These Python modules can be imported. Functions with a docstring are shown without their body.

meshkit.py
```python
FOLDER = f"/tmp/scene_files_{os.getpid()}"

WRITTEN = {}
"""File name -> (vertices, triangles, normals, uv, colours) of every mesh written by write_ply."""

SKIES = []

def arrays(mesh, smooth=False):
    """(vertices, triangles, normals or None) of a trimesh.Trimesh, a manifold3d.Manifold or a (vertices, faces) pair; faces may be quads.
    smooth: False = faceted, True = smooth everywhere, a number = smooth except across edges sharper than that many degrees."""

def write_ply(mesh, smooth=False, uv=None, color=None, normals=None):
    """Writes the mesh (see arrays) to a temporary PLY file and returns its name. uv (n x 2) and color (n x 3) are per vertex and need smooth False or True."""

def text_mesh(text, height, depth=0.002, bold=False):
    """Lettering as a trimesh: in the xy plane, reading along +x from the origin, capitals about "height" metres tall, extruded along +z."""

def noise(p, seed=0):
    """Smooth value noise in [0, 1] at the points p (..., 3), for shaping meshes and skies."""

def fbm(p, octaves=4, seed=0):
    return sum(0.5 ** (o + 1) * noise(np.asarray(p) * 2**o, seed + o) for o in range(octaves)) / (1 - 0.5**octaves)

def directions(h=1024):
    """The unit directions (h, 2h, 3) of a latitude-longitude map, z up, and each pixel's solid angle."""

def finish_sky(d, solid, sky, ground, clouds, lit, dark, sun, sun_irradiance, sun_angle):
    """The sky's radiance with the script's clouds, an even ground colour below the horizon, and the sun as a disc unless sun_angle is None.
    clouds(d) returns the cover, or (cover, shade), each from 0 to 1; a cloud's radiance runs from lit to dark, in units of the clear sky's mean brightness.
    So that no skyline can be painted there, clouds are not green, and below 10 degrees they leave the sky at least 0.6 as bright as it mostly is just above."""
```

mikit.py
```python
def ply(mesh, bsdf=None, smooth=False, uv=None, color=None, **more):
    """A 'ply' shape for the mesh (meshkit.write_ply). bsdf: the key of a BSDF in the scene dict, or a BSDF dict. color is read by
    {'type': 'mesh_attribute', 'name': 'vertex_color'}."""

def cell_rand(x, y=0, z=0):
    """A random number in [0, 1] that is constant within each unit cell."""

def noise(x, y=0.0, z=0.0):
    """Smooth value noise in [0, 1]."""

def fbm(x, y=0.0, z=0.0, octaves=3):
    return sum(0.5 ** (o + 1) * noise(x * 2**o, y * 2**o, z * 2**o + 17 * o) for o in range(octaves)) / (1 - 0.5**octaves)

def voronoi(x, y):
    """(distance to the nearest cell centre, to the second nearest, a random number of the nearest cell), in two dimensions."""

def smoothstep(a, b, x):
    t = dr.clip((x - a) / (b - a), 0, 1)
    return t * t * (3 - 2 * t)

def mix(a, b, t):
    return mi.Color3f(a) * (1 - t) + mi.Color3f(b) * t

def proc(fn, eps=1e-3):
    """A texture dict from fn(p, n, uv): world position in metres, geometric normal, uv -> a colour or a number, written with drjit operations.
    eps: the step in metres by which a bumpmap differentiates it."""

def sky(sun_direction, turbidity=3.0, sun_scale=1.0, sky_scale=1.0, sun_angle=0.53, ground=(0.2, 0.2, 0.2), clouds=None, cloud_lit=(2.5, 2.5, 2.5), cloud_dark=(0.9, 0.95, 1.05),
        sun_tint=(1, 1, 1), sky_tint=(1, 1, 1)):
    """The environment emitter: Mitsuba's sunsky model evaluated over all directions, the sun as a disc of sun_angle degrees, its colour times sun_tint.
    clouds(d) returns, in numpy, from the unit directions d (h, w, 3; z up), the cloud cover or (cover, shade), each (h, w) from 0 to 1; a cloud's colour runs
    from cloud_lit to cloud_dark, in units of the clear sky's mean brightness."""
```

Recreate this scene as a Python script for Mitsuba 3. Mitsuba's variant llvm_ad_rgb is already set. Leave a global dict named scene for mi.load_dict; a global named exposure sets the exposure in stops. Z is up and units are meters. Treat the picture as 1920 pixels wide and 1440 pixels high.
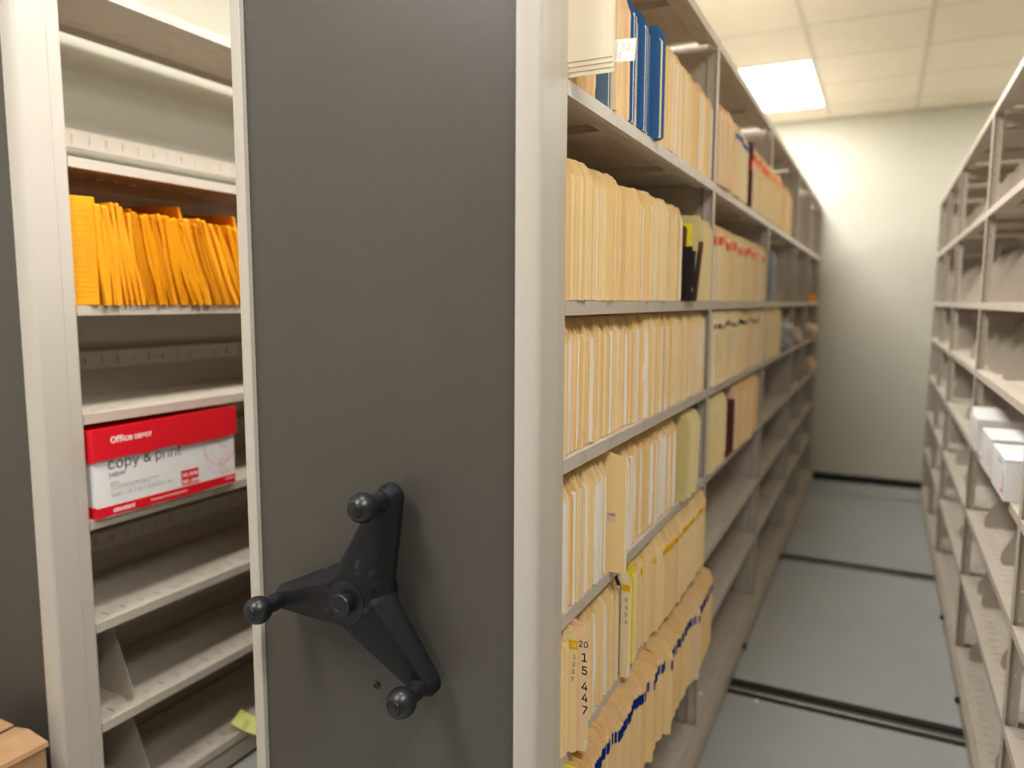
import math, random, numpy as np, trimesh, mitsuba as mi, mikit, meshkit
import drjit as dr
import manifold3d as m3
from shapely.geometry import Polygon, Point, box as sbox
from shapely.ops import unary_union
from shapely import affinity

T = mi.ScalarTransform4f
# ------------------------------------------------------------------ camera, light, exposure
CAM = [0.0, 0.0, 1.494]
FW = [-0.44237514, 0.8898508, -0.1116682]
UP = [-0.05318108, 0.09826699, 0.99373808]
scene, labels = {}, {}
scene['camera'] = {'type': 'thinlens', 'to_world': T().look_at(origin=CAM, target=[CAM[i] + FW[i] for i in range(3)], up=UP),
                   'fov': 2 * math.degrees(math.atan(960 / 1389.37)), 'fov_axis': 'x', 'near_clip': 0.02, 'far_clip': 60.0,
                   'aperture_radius': 0.0068, 'focus_distance': 1.36}
exposure = 1.36
LAMP = [9.0, 8.75, 8.25]            # radiance of the ceiling panels
LIGHTS = [(-0.761, 5.66), (1.678, 5.66), (-0.761, 3.222), (1.678, 3.222), (-0.761, 1.393), (-1.371, -0.436), (0.458, 0.1734)]   # panel middles; first in view, others unseen, placed to light folders, units and wall

# ------------------------------------------------------------------ helpers
COUNT = {}
def numbered(name):
    n = COUNT.get(name, 0); COUNT[name] = n + 1
    return name if n == 0 else f'{name}_{n:03d}'

def thing(name, label=None, cat=None, group=None, kind=None):
    key = numbered(name); d = {}
    if label: d['label'] = label
    if cat: d['category'] = cat
    if group: d['group'] = group
    if kind: d['kind'] = kind
    if d: labels[key] = d
    return key

def put(key, mesh, bsdf, smooth=False, to=None, label=None, **kw):
    """one shape of the scene under this full key; mesh may be a ply dict that is shared"""
    d = dict(mesh) if isinstance(mesh, dict) else mikit.ply(mesh, smooth=smooth, **kw)
    d['bsdf'] = {'type': 'ref', 'id': bsdf}
    if to is not None: d['to_world'] = to
    scene[key] = d
    if label: labels.setdefault(key, {})['label'] = label
    return key

def part(parent, name, mesh, bsdf, smooth=False, to=None, label=None, **kw):
    return put(numbered(parent + '__' + name), mesh, bsdf, smooth, to, label, **kw)

def bx(x0, x1, y0, y1, z0, z1):
    b = trimesh.creation.box((x1 - x0, y1 - y0, z1 - z0))
    b.apply_translation(((x0 + x1) / 2, (y0 + y1) / 2, (z0 + z1) / 2)); return b

def cat(*ms):
    return trimesh.util.concatenate([m for m in ms if m is not None])

def mf(x0, x1, y0, y1, z0, z1):
    return m3.Manifold.cube([x1 - x0, y1 - y0, z1 - z0]).translate([x0, y0, z0])

def tm(m):
    q = m.to_mesh(); return trimesh.Trimesh(np.array(q.vert_properties)[:, :3], np.array(q.tri_verts), process=False)

def bev(x0, x1, y0, y1, z0, z1, b=0.002):
    """bevelled box: the hull of three cubes"""
    return tm(m3.Manifold.batch_hull([mf(x0 + b, x1 - b, y0 + b, y1 - b, z0, z1), mf(x0, x1, y0 + b, y1 - b, z0 + b, z1 - b), mf(x0 + b, x1 - b, y0, y1, z0 + b, z1 - b)]))

def extr(poly, h):
    return trimesh.creation.extrude_polygon(poly, h, engine='earcut')

def frame(m, ex, ey, ez, o=(0, 0, 0)):
    m = m.copy(); M = np.eye(4); M[:3, 0], M[:3, 1], M[:3, 2], M[:3, 3] = ex, ey, ez, o
    m.apply_transform(M); return m

def xz_prism(poly, y0, y1):      # polygon in (x, z) swept along y
    m = extr(poly, y1 - y0)      # local (a,b,h) -> (x,z) and h -> -y
    return frame(m, (1, 0, 0), (0, 0, 1), (0, -1, 0), (0, y1, 0))

def xy_prism(poly, z0, z1):
    m = extr(poly, z1 - z0); m.apply_translation((0, 0, z0)); return m

def yz_prism(poly, x0, x1):
    return frame(extr(poly, x1 - x0), (0, 1, 0), (0, 0, 1), (1, 0, 0), (x0, 0, 0))

def lathe(prof, n=40, at=(0, 0, 0), axis='z'):
    m = trimesh.creation.revolve(np.array(prof, float), sections=n)
    if axis == '-y': m = frame(m, (1, 0, 0), (0, 0, 1), (0, -1, 0))
    m.apply_translation(at); return m

def text_x(t, h, o, bold=False, depth=0.0004):       # lettering on a face that looks along +x
    return frame(meshkit.text_mesh(t, h, depth, bold), (0, 1, 0), (0, 0, 1), (1, 0, 0), o)

def text_y(t, h, o, bold=False, depth=0.0003):       # lettering on a face that looks along -y
    return frame(meshkit.text_mesh(t, h, depth, bold), (1, 0, 0), (0, 0, 1), (0, -1, 0), o)

rnd = random.Random(7)

# ------------------------------------------------------------------ materials
def rgb(*c): return {'type': 'rgb', 'value': list(c)}
def mat(name, c, rough=0.5, spec=0.5, **kw):
    scene[name] = {'type': 'twosided', 'bsdf': {'type': 'principled', 'base_color': c if isinstance(c, dict) else rgb(*c), 'roughness': rough, 'specular': spec, **kw}}
    return name
def dif(name, c):
    scene[name] = {'type': 'twosided', 'bsdf': {'type': 'diffuse', 'reflectance': c if isinstance(c, dict) else rgb(*c)}}
    return name
def bumped(name, c, rough, spec, fn, scale, eps=5e-4):
    scene[name] = {'type': 'twosided', 'bsdf': {'type': 'bumpmap', 'arbitrary': mikit.proc(fn, eps), 'scale': scale,
                   'bsdf': {'type': 'principled', 'base_color': c if isinstance(c, dict) else rgb(*c), 'roughness': rough, 'specular': spec}}}
    return name

def c_panel(p, n, uv):      # charcoal powder coat with fine speckle, a few scuffs
    s = mikit.noise(p.x * 900, p.z * 900, p.y * 300) - 0.5
    w = mikit.fbm(p.x * 5, p.z * 3, 2.0, 3)
    a = mikit.mix((0.066, 0.058, 0.051), (0.078, 0.069, 0.061), w) * (1 + 0.18 * s)
    k = mikit.smoothstep(0.70, 0.86, mikit.fbm(p.x * 260, p.z * 260, 4.0, 3)) * mikit.smoothstep(0.022, 0.004, dr.sqrt(dr.square(p.x + 1.077) + dr.square(p.z - 2.02)))
    return mikit.mix(a, (0.6, 0.58, 0.55), k * 0.8)
def b_peel(p, n, uv): return mikit.fbm(p.x * 420 + p.y * 300, p.z * 420, p.y * 420, 2)
def c_wall(p, n, uv):
    return mikit.mix((0.55, 0.54, 0.465), (0.585, 0.573, 0.495), mikit.fbm(p.x * 2, p.z * 2, p.y * 2, 3))
def b_wall(p, n, uv): return mikit.fbm(p.x * 160, p.z * 160, p.y * 160, 2)
def c_deck(p, n, uv):
    a = mikit.mix((0.34, 0.353, 0.36), (0.38, 0.392, 0.398), mikit.fbm(p.x * 3, p.y * 3, 0.0, 4))
    return a * (0.95 + 0.1 * mikit.noise(p.x * 500, p.y * 500))
def c_tile(p, n, uv):
    return mikit.mix((0.70, 0.655, 0.54), (0.76, 0.71, 0.60), mikit.fbm(p.x * 90, p.y * 90, 0.0, 3))
def c_card(p, n, uv):
    return mikit.mix((0.40, 0.235, 0.125), (0.50, 0.31, 0.18), mikit.fbm(p.x * 9, p.y * 40, p.z * 60, 3))
def c_kraft(p, n, uv):
    return mikit.mix((0.76, 0.30, 0.012), (0.88, 0.40, 0.03), mikit.fbm(p.x * 30, p.y * 30, p.z * 14, 3))
def c_lip(p, n, uv):        # beige enamel with rubbed grime
    k = mikit.smoothstep(0.55, 0.75, mikit.fbm(p.y * 26, p.z * 60, p.x * 40, 3))
    return mikit.mix((0.515, 0.462, 0.395), (0.475, 0.42, 0.35), k)
def c_handle(p, n, uv):
    k = mikit.smoothstep(0.62, 0.80, mikit.fbm(p.x * 60, p.z * 60, 3.0, 3)) * mikit.smoothstep(0.09, 0.03, dr.sqrt(dr.square(p.x + 0.815) + dr.square(p.z - 1.0)))
    return mikit.mix((0.007, 0.0075, 0.010), (0.08, 0.08, 0.085), k * 0.6)

bumped('charcoal', mikit.proc(c_panel), 0.42, 0.45, b_peel, 0.00012)
bumped('trim_enamel', (0.50, 0.458, 0.405), 0.42, 0.5, b_peel, 0.0005)
mat('enamel', mikit.proc(c_lip), 0.42, 0.5)
mat('enamel_plain', (0.48, 0.428, 0.362), 0.45, 0.5)
mat('enamel_base', (0.42, 0.37, 0.305), 0.45, 0.5)
bumped('wall_paint', mikit.proc(c_wall), 0.8, 0.2, b_wall, 0.0006)
mat('deck', mikit.proc(c_deck), 0.42, 0.4)
mat('black_rubber', (0.018, 0.017, 0.016), 0.6, 0.3)
mat('rail_steel', (0.36, 0.33, 0.29), 0.38, 0.5, metallic=0.6); mat('rail_bed_grey', (0.055, 0.052, 0.05), 0.5, 0.4)
dif('ceiling_tile_mat', mikit.proc(c_tile))
dif('grid_mat', (0.60, 0.57, 0.49))
mat('handle_black', mikit.proc(c_handle), 0.45, 0.3)
mat('knob_black', (0.008, 0.0085, 0.012), 0.34, 0.5)
mat('screw_black', (0.02, 0.02, 0.02), 0.3, 0.5)
dif('white_card', (0.82, 0.815, 0.82))
dif('white_paper', (0.86, 0.84, 0.80)); dif('cream_paper', (0.88, 0.75, 0.47))
MANILA = [dif(f'manila_{i}', c) for i, c in enumerate([(0.87, 0.65, 0.325), (0.90, 0.72, 0.41), (0.83, 0.57, 0.25), (0.89, 0.68, 0.36), (0.85, 0.61, 0.29)])]
dif('pale_manila', (0.80, 0.70, 0.53)); dif('peach_manila', (0.86, 0.63, 0.40)); dif('tan_manila', (0.82, 0.62, 0.40))
dif('pale_yellow', (0.80, 0.68, 0.36)); dif('olive_card', (0.62, 0.53, 0.24)); dif('yellow_card', (0.86, 0.72, 0.08)); dif('bright_yellow', (0.9, 0.78, 0.03))
dif('amber_card', (0.68, 0.33, 0.03))
mat('folder_blue', (0.030, 0.115, 0.30), 0.5, 0.4); mat('folder_steel_blue', (0.10, 0.17, 0.25), 0.5, 0.3)
mat('wallet_black', (0.018, 0.012, 0.011), 0.5, 0.3); mat('wallet_brown', (0.13, 0.045, 0.025), 0.55, 0.3); mat('wallet_maroon', (0.10, 0.02, 0.015), 0.55, 0.3)
dif('label_blue', (0.012, 0.035, 0.20)); dif('label_yellow', (0.78, 0.47, 0.01)); dif('label_red', (0.85, 0.13, 0.075)); dif('label_purple', (0.05, 0.022, 0.09)); dif('label_bluebright', (0.03, 0.08, 0.45))
dif('ink_black', (0.012, 0.012, 0.014)); dif('ink_grey', (0.16, 0.15, 0.14)); dif('ink_brown', (0.30, 0.16, 0.05)); dif('ink_pink', (0.80, 0.30, 0.32)); dif('ink_white', (0.9, 0.9, 0.9))
mat('carton_red', (0.72, 0.010, 0.022), 0.4, 0.4); dif('carton_inside', (0.42, 0.28, 0.15))
dif('kraft_paper', mikit.proc(c_kraft)); dif('kraft_deep', (0.56, 0.20, 0.008)); dif('kraft_dark', (0.70, 0.27, 0.010))
dif('cardboard', mikit.proc(c_card)); mat('packing_tape', (0.55, 0.46, 0.38), 0.15, 0.7)
dif('sticky_yellow', (0.82, 0.82, 0.28)); mat('bag_grey', (0.36, 0.36, 0.38), 0.35, 0.5); dif('tissue', (0.72, 0.56, 0.44)); dif('orange_card', (0.85, 0.33, 0.04))
dif('dark_void', (0.012, 0.011, 0.011))
scene['lamp_mat'] = {'type': 'diffuse', 'reflectance': rgb(0.8, 0.8, 0.8)}

# ------------------------------------------------------------------ the setting
XW0, XW1, YW0, YW1, ZC = -2.17, 3.30, -5.5, 6.678, 2.9675
G, GX0, GY0 = 0.6097, -0.4565, 4.4413
def structure(key, mesh, bsdf, **kw):
    put(key, mesh, bsdf, **kw); labels[key] = {'kind': 'structure'}
structure('floor', bx(XW0 - .1, XW1 + .1, YW0 - .1, YW1 + .1, -0.12, -0.03), 'black_rubber')
TRACKS = [(-3.90, 0.12), (-2.21, 0.12), (-0.52, 0.12), (1.17, 0.12), (2.855, 0.125), (4.515, 0.105), (6.235, 0.05)]
ys = YW0
for c, w in TRACKS + [(YW1, 0.0)]:
    y1 = c - w / 2
    if y1 > ys + 0.02:
        part('floor', 'deck_panel', bev(XW0, XW1, ys + .002, y1 - .002, -0.03, 0.0, 0.002), 'deck')
    ys = c + w / 2
for c, w in TRACKS[:-1]:
    part('floor', 'rail_bed', bx(XW0, XW1, c - w * .25, c + w * .25, -0.029, -0.009), 'rail_bed_grey')
    part('floor', 'rail', bev(XW0, XW1, c - w * .17, c - w * .08, -0.010, -0.002, .002), 'rail_steel')
    for s in (-1, 1):
        part('floor', 'rubber_strip', bx(XW0, XW1, c + s * w * .365 - w * .135, c + s * w * .365 + w * .135, -0.029, -0.001), 'black_rubber')
part('floor', 'rail', bx(XW0, XW1, 6.212, 6.258, -0.029, -0.004), 'rail_steel')
structure('wall_back', bx(XW0 - .1, XW1 + .1, YW1, YW1 + .1, -0.12, ZC + .15), 'wall_paint')
structure('wall_left', bx(XW0 - .1, XW0, YW0, YW1, -0.12, ZC + .15), 'wall_paint')
structure('wall_right', bx(XW1, XW1 + .1, YW0, YW1, -0.12, ZC + .15), 'wall_paint')
structure('wall_front', bx(XW0 - .1, XW1 + .1, YW0 - .1, YW0, -0.12, ZC + .15), 'wall_paint')  # unseen wall behind the camera, set far back to weaken bounced light
structure('baseboard_back', bev(XW0, XW1, YW1 - .012, YW1, 0.0, 0.062, .003), 'black_rubber')
structure('baseboard_left', bev(XW0, XW0 + .012, YW0, YW1 - .02, 0.0, 0.062, .003), 'black_rubber')
structure('ceiling', bx(XW0 - .1, XW1 + .1, YW0 - .1, YW1 + .1, ZC + .10, ZC + .15), 'grid_mat')

xs = [XW0] + [GX0 + G * k for k in range(-3, 7) if XW0 + .05 < GX0 + G * k < XW1 - .02] + [XW1]
yl = [YW0] + [GY0 + G * k for k in range(-17, 6) if YW0 + .02 < GY0 + G * k < YW1 - .05] + [YW1]
def lamp_cell(x, y): return any(abs(x - a) < .2 and abs(y - b) < .5 for a, b in LIGHTS)
LAMP_ROW_NAMES = {}
for i in range(len(xs) - 1):
    part('ceiling', 'grid_runner', bx(xs[i] - .012, xs[i] + .012, YW0, YW1, ZC - .001, ZC + .03), 'grid_mat')
    for j in range(len(yl) - 1):
        cx, cy = (xs[i] + xs[i + 1]) / 2, (yl[j] + yl[j + 1]) / 2
        if lamp_cell(cx, cy): continue
        part('ceiling', 'ceiling_tile', bev(xs[i] + .010, xs[i + 1] - .010, yl[j] + .009, yl[j + 1] - .009, ZC + .001, ZC + .018, .004), 'ceiling_tile_mat')
for y in yl[1:-1]:
    for i in range(len(xs) - 1):
        if lamp_cell((xs[i] + xs[i + 1]) / 2, y): continue
        part('ceiling', 'grid_crossbar', bx(xs[i] + .012, xs[i + 1] - .012, y - .010, y + .010, ZC + .001, ZC + .028), 'grid_mat')
for x, y in LIGHTS:
    if True:
        seen = (x, y) == LIGHTS[0]
        k = thing('ceiling_light', 'glowing white rectangular ceiling panel light beyond the tops of the filled shelves' if seen else 'ceiling panel light out of the frame, placed to light the folders, units and back wall', 'ceiling light', None if seen else 'ceiling panel lights outside the frame')
        a, b = G / 2 - .012, G - .010
        part(k, 'frame', tm(mf(x - a, x + a, y - b, y + b, ZC + .001, ZC + .06) - mf(x - a + .012, x + a - .012, y - b + .012, y + b - .012, ZC - .01, ZC + .05)), 'grid_mat')
        dk = part(k, 'diffuser', trimesh.Trimesh([[x - a + .012, y - b + .012, ZC + .006], [x + a - .012, y - b + .012, ZC + .006], [x + a - .012, y + b - .012, ZC + .006], [x - a + .012, y + b - .012, ZC + .006]], [[0, 2, 1], [0, 3, 2]], process=False), 'lamp_mat')
        scene[dk]['emitter'] = {'type': 'area', 'radiance': rgb(*LAMP)}

# ------------------------------------------------------------------ shelving
XC, XCL = -0.481, -1.127          # the two faces of the unit in the middle
XL, XR = -1.784, 0.340            # the face of the unit at the left, of the unit at the right
YP = 1.066                        # plane of the charcoal end panels
Y0 = 1.163                        # first upright
CZ = [2.274, 1.855, 1.494, 1.219, 0.935, 0.664, 0.400, 0.097]
LZ = [2.266, 1.839, 1.478, 1.204, 0.930, 0.654, 0.380, 0.105]
RZ = [2.228, 1.845, 1.494, 1.232, 0.950, 0.672, 0.400, 0.097]
CY = [Y0, 2.359, 3.596, 4.793, 5.653, 6.629]
LY = [Y0, 2.365, 3.567]
RY = [1.015, 2.217, 3.422, 4.720, 5.569, 6.358]
LIP = 0.025

SHELF_CACHE = {}
def shelf_ply(length, depth, slots=True):
    """local: front edge at u=0 going back to -depth, along v from 0 to length, top at w=0"""
    key = (round(length, 3), depth, slots)
    if key in SHELF_CACHE: return SHELF_CACHE[key]
    t = 0.0016
    L = length - 0.006
    plate = mf(-depth, 0, 0.003, L, -t, 0)
    lip = mf(-t, 0, 0.003, L, -LIP, 0) + mf(-0.016, 0, 0.003, L, -LIP, -LIP + t) + mf(-depth, -depth + t, .003, L, -LIP, 0)
    hat = mf(-0.055, -0.020, 0.01, L - .01, -0.016, -t)
    m = plate + lip + hat
    for q in ((0.28, 0.72) if depth < .31 else ()):
        m = m + mf(-depth + .002, -0.055, L * q - .025, L * q + .025, -0.018, -t)
    if slots:
        n = int((L - .06) / 0.053)
        cut = []
        for i in range(n + 1):
            v = 0.058 + i * 0.053
            if v < L - .03:
                cut.append(mf(-0.058, -0.028, v - .0018, v + .0018, -.011, .01))
                cut.append(mf(-depth + .045, -depth + .075, v - .0018, v + .0018, -.011, .01))
        m = m - m3.Manifold.compose(cut)
    SHELF_CACHE[key] = mikit.ply(tm(m)); return SHELF_CACHE[key]

def stop_ply(length):
    key = ('stop', round(length, 3))
    if key in SHELF_CACHE: return SHELF_CACHE[key]
    L = length - .02
    m = mf(0, .0016, 0.01, L, 0, .052) + mf(-.012, .0016, .01, L, 0, .0016) + mf(-.012, .0016, .01, L, .0504, .052)
    cut = [mf(-.003, .004, 0.058 + i * .053 - .0019, 0.058 + i * .053 + .0019, .014, .038) for i in range(int((L - .06) / .053) + 1) if .058 + i * .053 < L - .02]
    m = m - m3.Manifold.compose(cut)
    SHELF_CACHE[key] = mikit.ply(tm(m)); return SHELF_CACHE[key]

def post_mesh(z1, end):
    """an angle post with punched holes, local: front face u=0, centre v=0"""
    w = 0.017
    m = mf(-0.030, 0, -w, w, 0.0, z1 + .004) - mf(-0.028, -0.002, -w - .01, -.002, -.01, z1 + .1) - mf(-0.028, -0.002, .002, w + .01, -.01, z1 + .1)
    cut = [mf(-.021, -.016, -.05, .05, z - .003, z + .003) for z in np.arange(.15, z1 - .05, .0762)]
    return tm(m - m3.Manifold.compose(cut))

def face(unit, x, sgn, ys, zs, depth, stops=False, skip=(), post_bsdf='enamel_plain', open_sides=False):
    """one face of a unit: uprights, shelves; sgn=+1 looks along +x"""
    M0 = T() if sgn > 0 else T([[-1, 0, 0, 0], [0, 1, 0, 0], [0, 0, 1, 0], [0, 0, 0, 1]])
    key = ('post', round(zs[0], 3))
    if key not in SHELF_CACHE: SHELF_CACHE[key] = mikit.ply(post_mesh(zs[0], False))
    for i, y in enumerate(ys):
        yy = y - .012 if i == 0 else y
        part(unit, 'upright', SHELF_CACHE[key], post_bsdf, to=T().translate([x, yy, 0]) @ M0)
        if not open_sides: part(unit, 'upright_panel', bx(*sorted((x - sgn * .034, x - sgn * depth)), yy - .004, yy + .004, .06, zs[0] - .002), 'enamel_plain')
    for i in range(len(ys) - 1):
        a, b = ys[i] + (.012 if i else .004), ys[i + 1] - .012
        for j, z in enumerate(zs):
            s = shelf_ply(b - a, depth, slots=j > 0)
            if sgn > 0: to = T().translate([x, a, z])
            else: to = T().translate([x, b, z]) @ T().rotate([0, 0, 1], 180)
            k = part(unit, 'shelf', s, 'enamel', to=to)
            if stops and 0 < j < len(zs) - 1:
                part(k, 'back_stop', stop_ply(b - a), 'enamel_plain', to=T().translate([x - .306 * sgn, a, z + .084]))

def trim_mesh(x_face, sgn, z1, y_back):
    """rounded corner post beside the end panel; x_face: the shelf face, sgn +1 when it looks along +x"""
    w, yl_, b, lip = 0.0394, 1.0545, 0.021, 0.012
    pts = [(-w, yl_ + lip), (-w, yl_ + .0015), (-w + .0015, yl_)]
    for q in np.linspace(0, math.pi / 2, 12):
        pts.append((-w + w * math.sin(q) * 1.0 if q > 0 else -w + .003, yl_ + b * (1 - math.cos(q)))) if False else None
    for q in np.linspace(0.12, math.pi / 2, 14):
        pts.append((-w + w * math.sin(q), yl_ + b * (1 - math.cos(q))))
    pts += [(0, y_back), (-.003, y_back), (-w, y_back)]
    P = Polygon([(x_face + sgn * u, v) for u, v in pts])
    return xy_prism(P if P.is_valid else P.buffer(0), 0.04, z1)

# ---- the unit in the middle
MU = thing('mobile_shelving_unit', 'beige mobile shelving unit with charcoal end panel, black three-spoke handle and rows of manila folders', 'shelving')
part(MU, 'end_panel', bev(XCL + .036, XC - .036, YP, YP + .022, .05, 2.36, .001), 'charcoal', label='charcoal end panel')
for x, s in ((XC, 1), (XCL, -1)):
    part(MU, 'end_trim', trim_mesh(x, s, 2.37, Y0 - .022), 'trim_enamel', smooth=35)
part(MU, 'end_core', bx(XCL + .03, XC - .03, YP + .024, Y0 - .006, .05, 2.33), 'enamel_plain')
face(MU, XC, 1, CY, CZ, 0.306)
face(MU, XCL, -1, CY, CZ, 0.306)
part(MU, 'back_panel', bx(-.8065, -.8015, Y0, CY[-1], .06, 2.27), 'enamel_plain')
def base_frame(unit, x0, x1, y0, y1, lip_right=True):
    part(unit, 'base', cat(bev(x0, x1, y0, y1, .012, .070, .004), bev(x0 + .006, x1 - .006, y0 + .002, y1 - .002, .066, .078, .003)), 'enamel_base')
base_frame(MU, XCL - .027, XC + .027, Y0 - .05, CY[-1] + .01)
for y in (3.12, 4.36):
    part(MU, 'bumper', lathe([(0, 0), (.012, 0), (.012, .012), (.009, .016), (0, .016)], 20, (0, 0, 0)), 'black_rubber', smooth=30,
         to=T().translate([XC + .026, y, .045]) @ T().rotate([0, 1, 0], 90))

# handle: three spokes, hub, knobs
HX, HZ, YA, YK, LA, TH = -0.8046, 0.9736, 1.007, 0.955, 0.1894, math.radians(72.7)
def spoke_mesh():
    """one casting: wide flat front with sloping flanks, tapering spokes"""
    def poly(r_hub, r_tip, L):
        hs = []
        for k in range(3):
            t = TH + k * 2 * math.pi / 3
            tip = Point(L * math.cos(t), L * math.sin(t)).buffer(r_tip, 12)
            root = Point(0, 0).buffer(r_hub, 20)
            hs.append(unary_union([tip, root]).convex_hull)
        return unary_union(hs)
    back, mid, front = poly(.060, .0235, LA), poly(.058, .0225, LA), poly(.046, .0125, LA)
    parts = []
    for k in range(3):
        t = TH + k * 2 * math.pi / 3
        c, s = math.cos(t), math.sin(t)
        def ring(r, L, y, n=44): return [(L * c + r * math.cos(a), y, L * s + r * math.sin(a)) for a in np.linspace(0, 2 * math.pi, n, endpoint=False)]
        pts = ring(.0245, LA, YA + .032) + ring(.0245, LA, YA + .020) + ring(.0155, LA, YA) + ring(.066, 0, YA + .016) + ring(.064, 0, YA + .006) + ring(.046, 0, YA - .030)
        parts.append(m3.Manifold.hull_points(np.array(pts)))
    m = parts[0] + parts[1] + parts[2]
    return tm(m)
sp = spoke_mesh(); sp.apply_translation((HX, 0, HZ))
HK = part(MU, 'handle', sp, 'handle_black', smooth=14, label='black three-spoke crank handle with ball knobs')
part(HK, 'flange', lathe([(0, 0), (.046, 0), (.046, .004), (.040, .007), (.024, .008), (.024, .046), (0, .046)], 40, (HX, YP, HZ), '-y'), 'handle_black', smooth=30)
part(HK, 'hub_plate', lathe([(.0, 0), (.038, 0), (.038, .0016), (.0365, .0022), (0, .0022)], 48, (HX, YA - .030, HZ), '-y'), 'knob_black', smooth=30)
part(HK, 'hub_button', lathe([(0, 0), (.0165, 0), (.0170, .007), (.0205, .010), (.0205, .0165), (.0190, .0185), (.0105, .019), (.0100, .0182), (0, .0182)], 48, (HX, YA - .031, HZ), '-y'), 'knob_black', smooth=30)
for k in range(3):
    t = TH + k * 2 * math.pi / 3
    kx, kz = HX + LA * math.cos(t), HZ + LA * math.sin(t)
    R_ = .0255; cy = YA - YK
    prof = [(0, -.004), (.0155, -.004), (.0165, 0), (.0165, .010), (.0155, .0105), (.0155, .0125), (.0165, .013), (.0160, .022)]
    a0 = math.asin(.0155 / R_)
    for q in np.linspace(math.pi - a0, 0.56, 18):
        prof.append((R_ * math.sin(q), cy + R_ * math.cos(q)))
    q = 0.52
    prof += [(R_ * math.sin(q) - .0003, cy + R_ * math.cos(q) - .0012), (R_ * math.sin(q) - .001, cy + R_ * math.cos(q) + .0002), (.006, cy + R_ * .93), (0, cy + R_ * .94)]
    part(HK, 'knob', lathe(prof, 44, (kx, YA, kz), '-y'), 'knob_black', smooth=40)
part(MU, 'screw', lathe([(0, 0), (.0065, 0), (.0065, .003), (.004, .0045), (.0035, .003), (0, .003)], 24, (-.809, YP, .779), '-y'), 'screw_black', smooth=30, label='small black screw below the handle')

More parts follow.
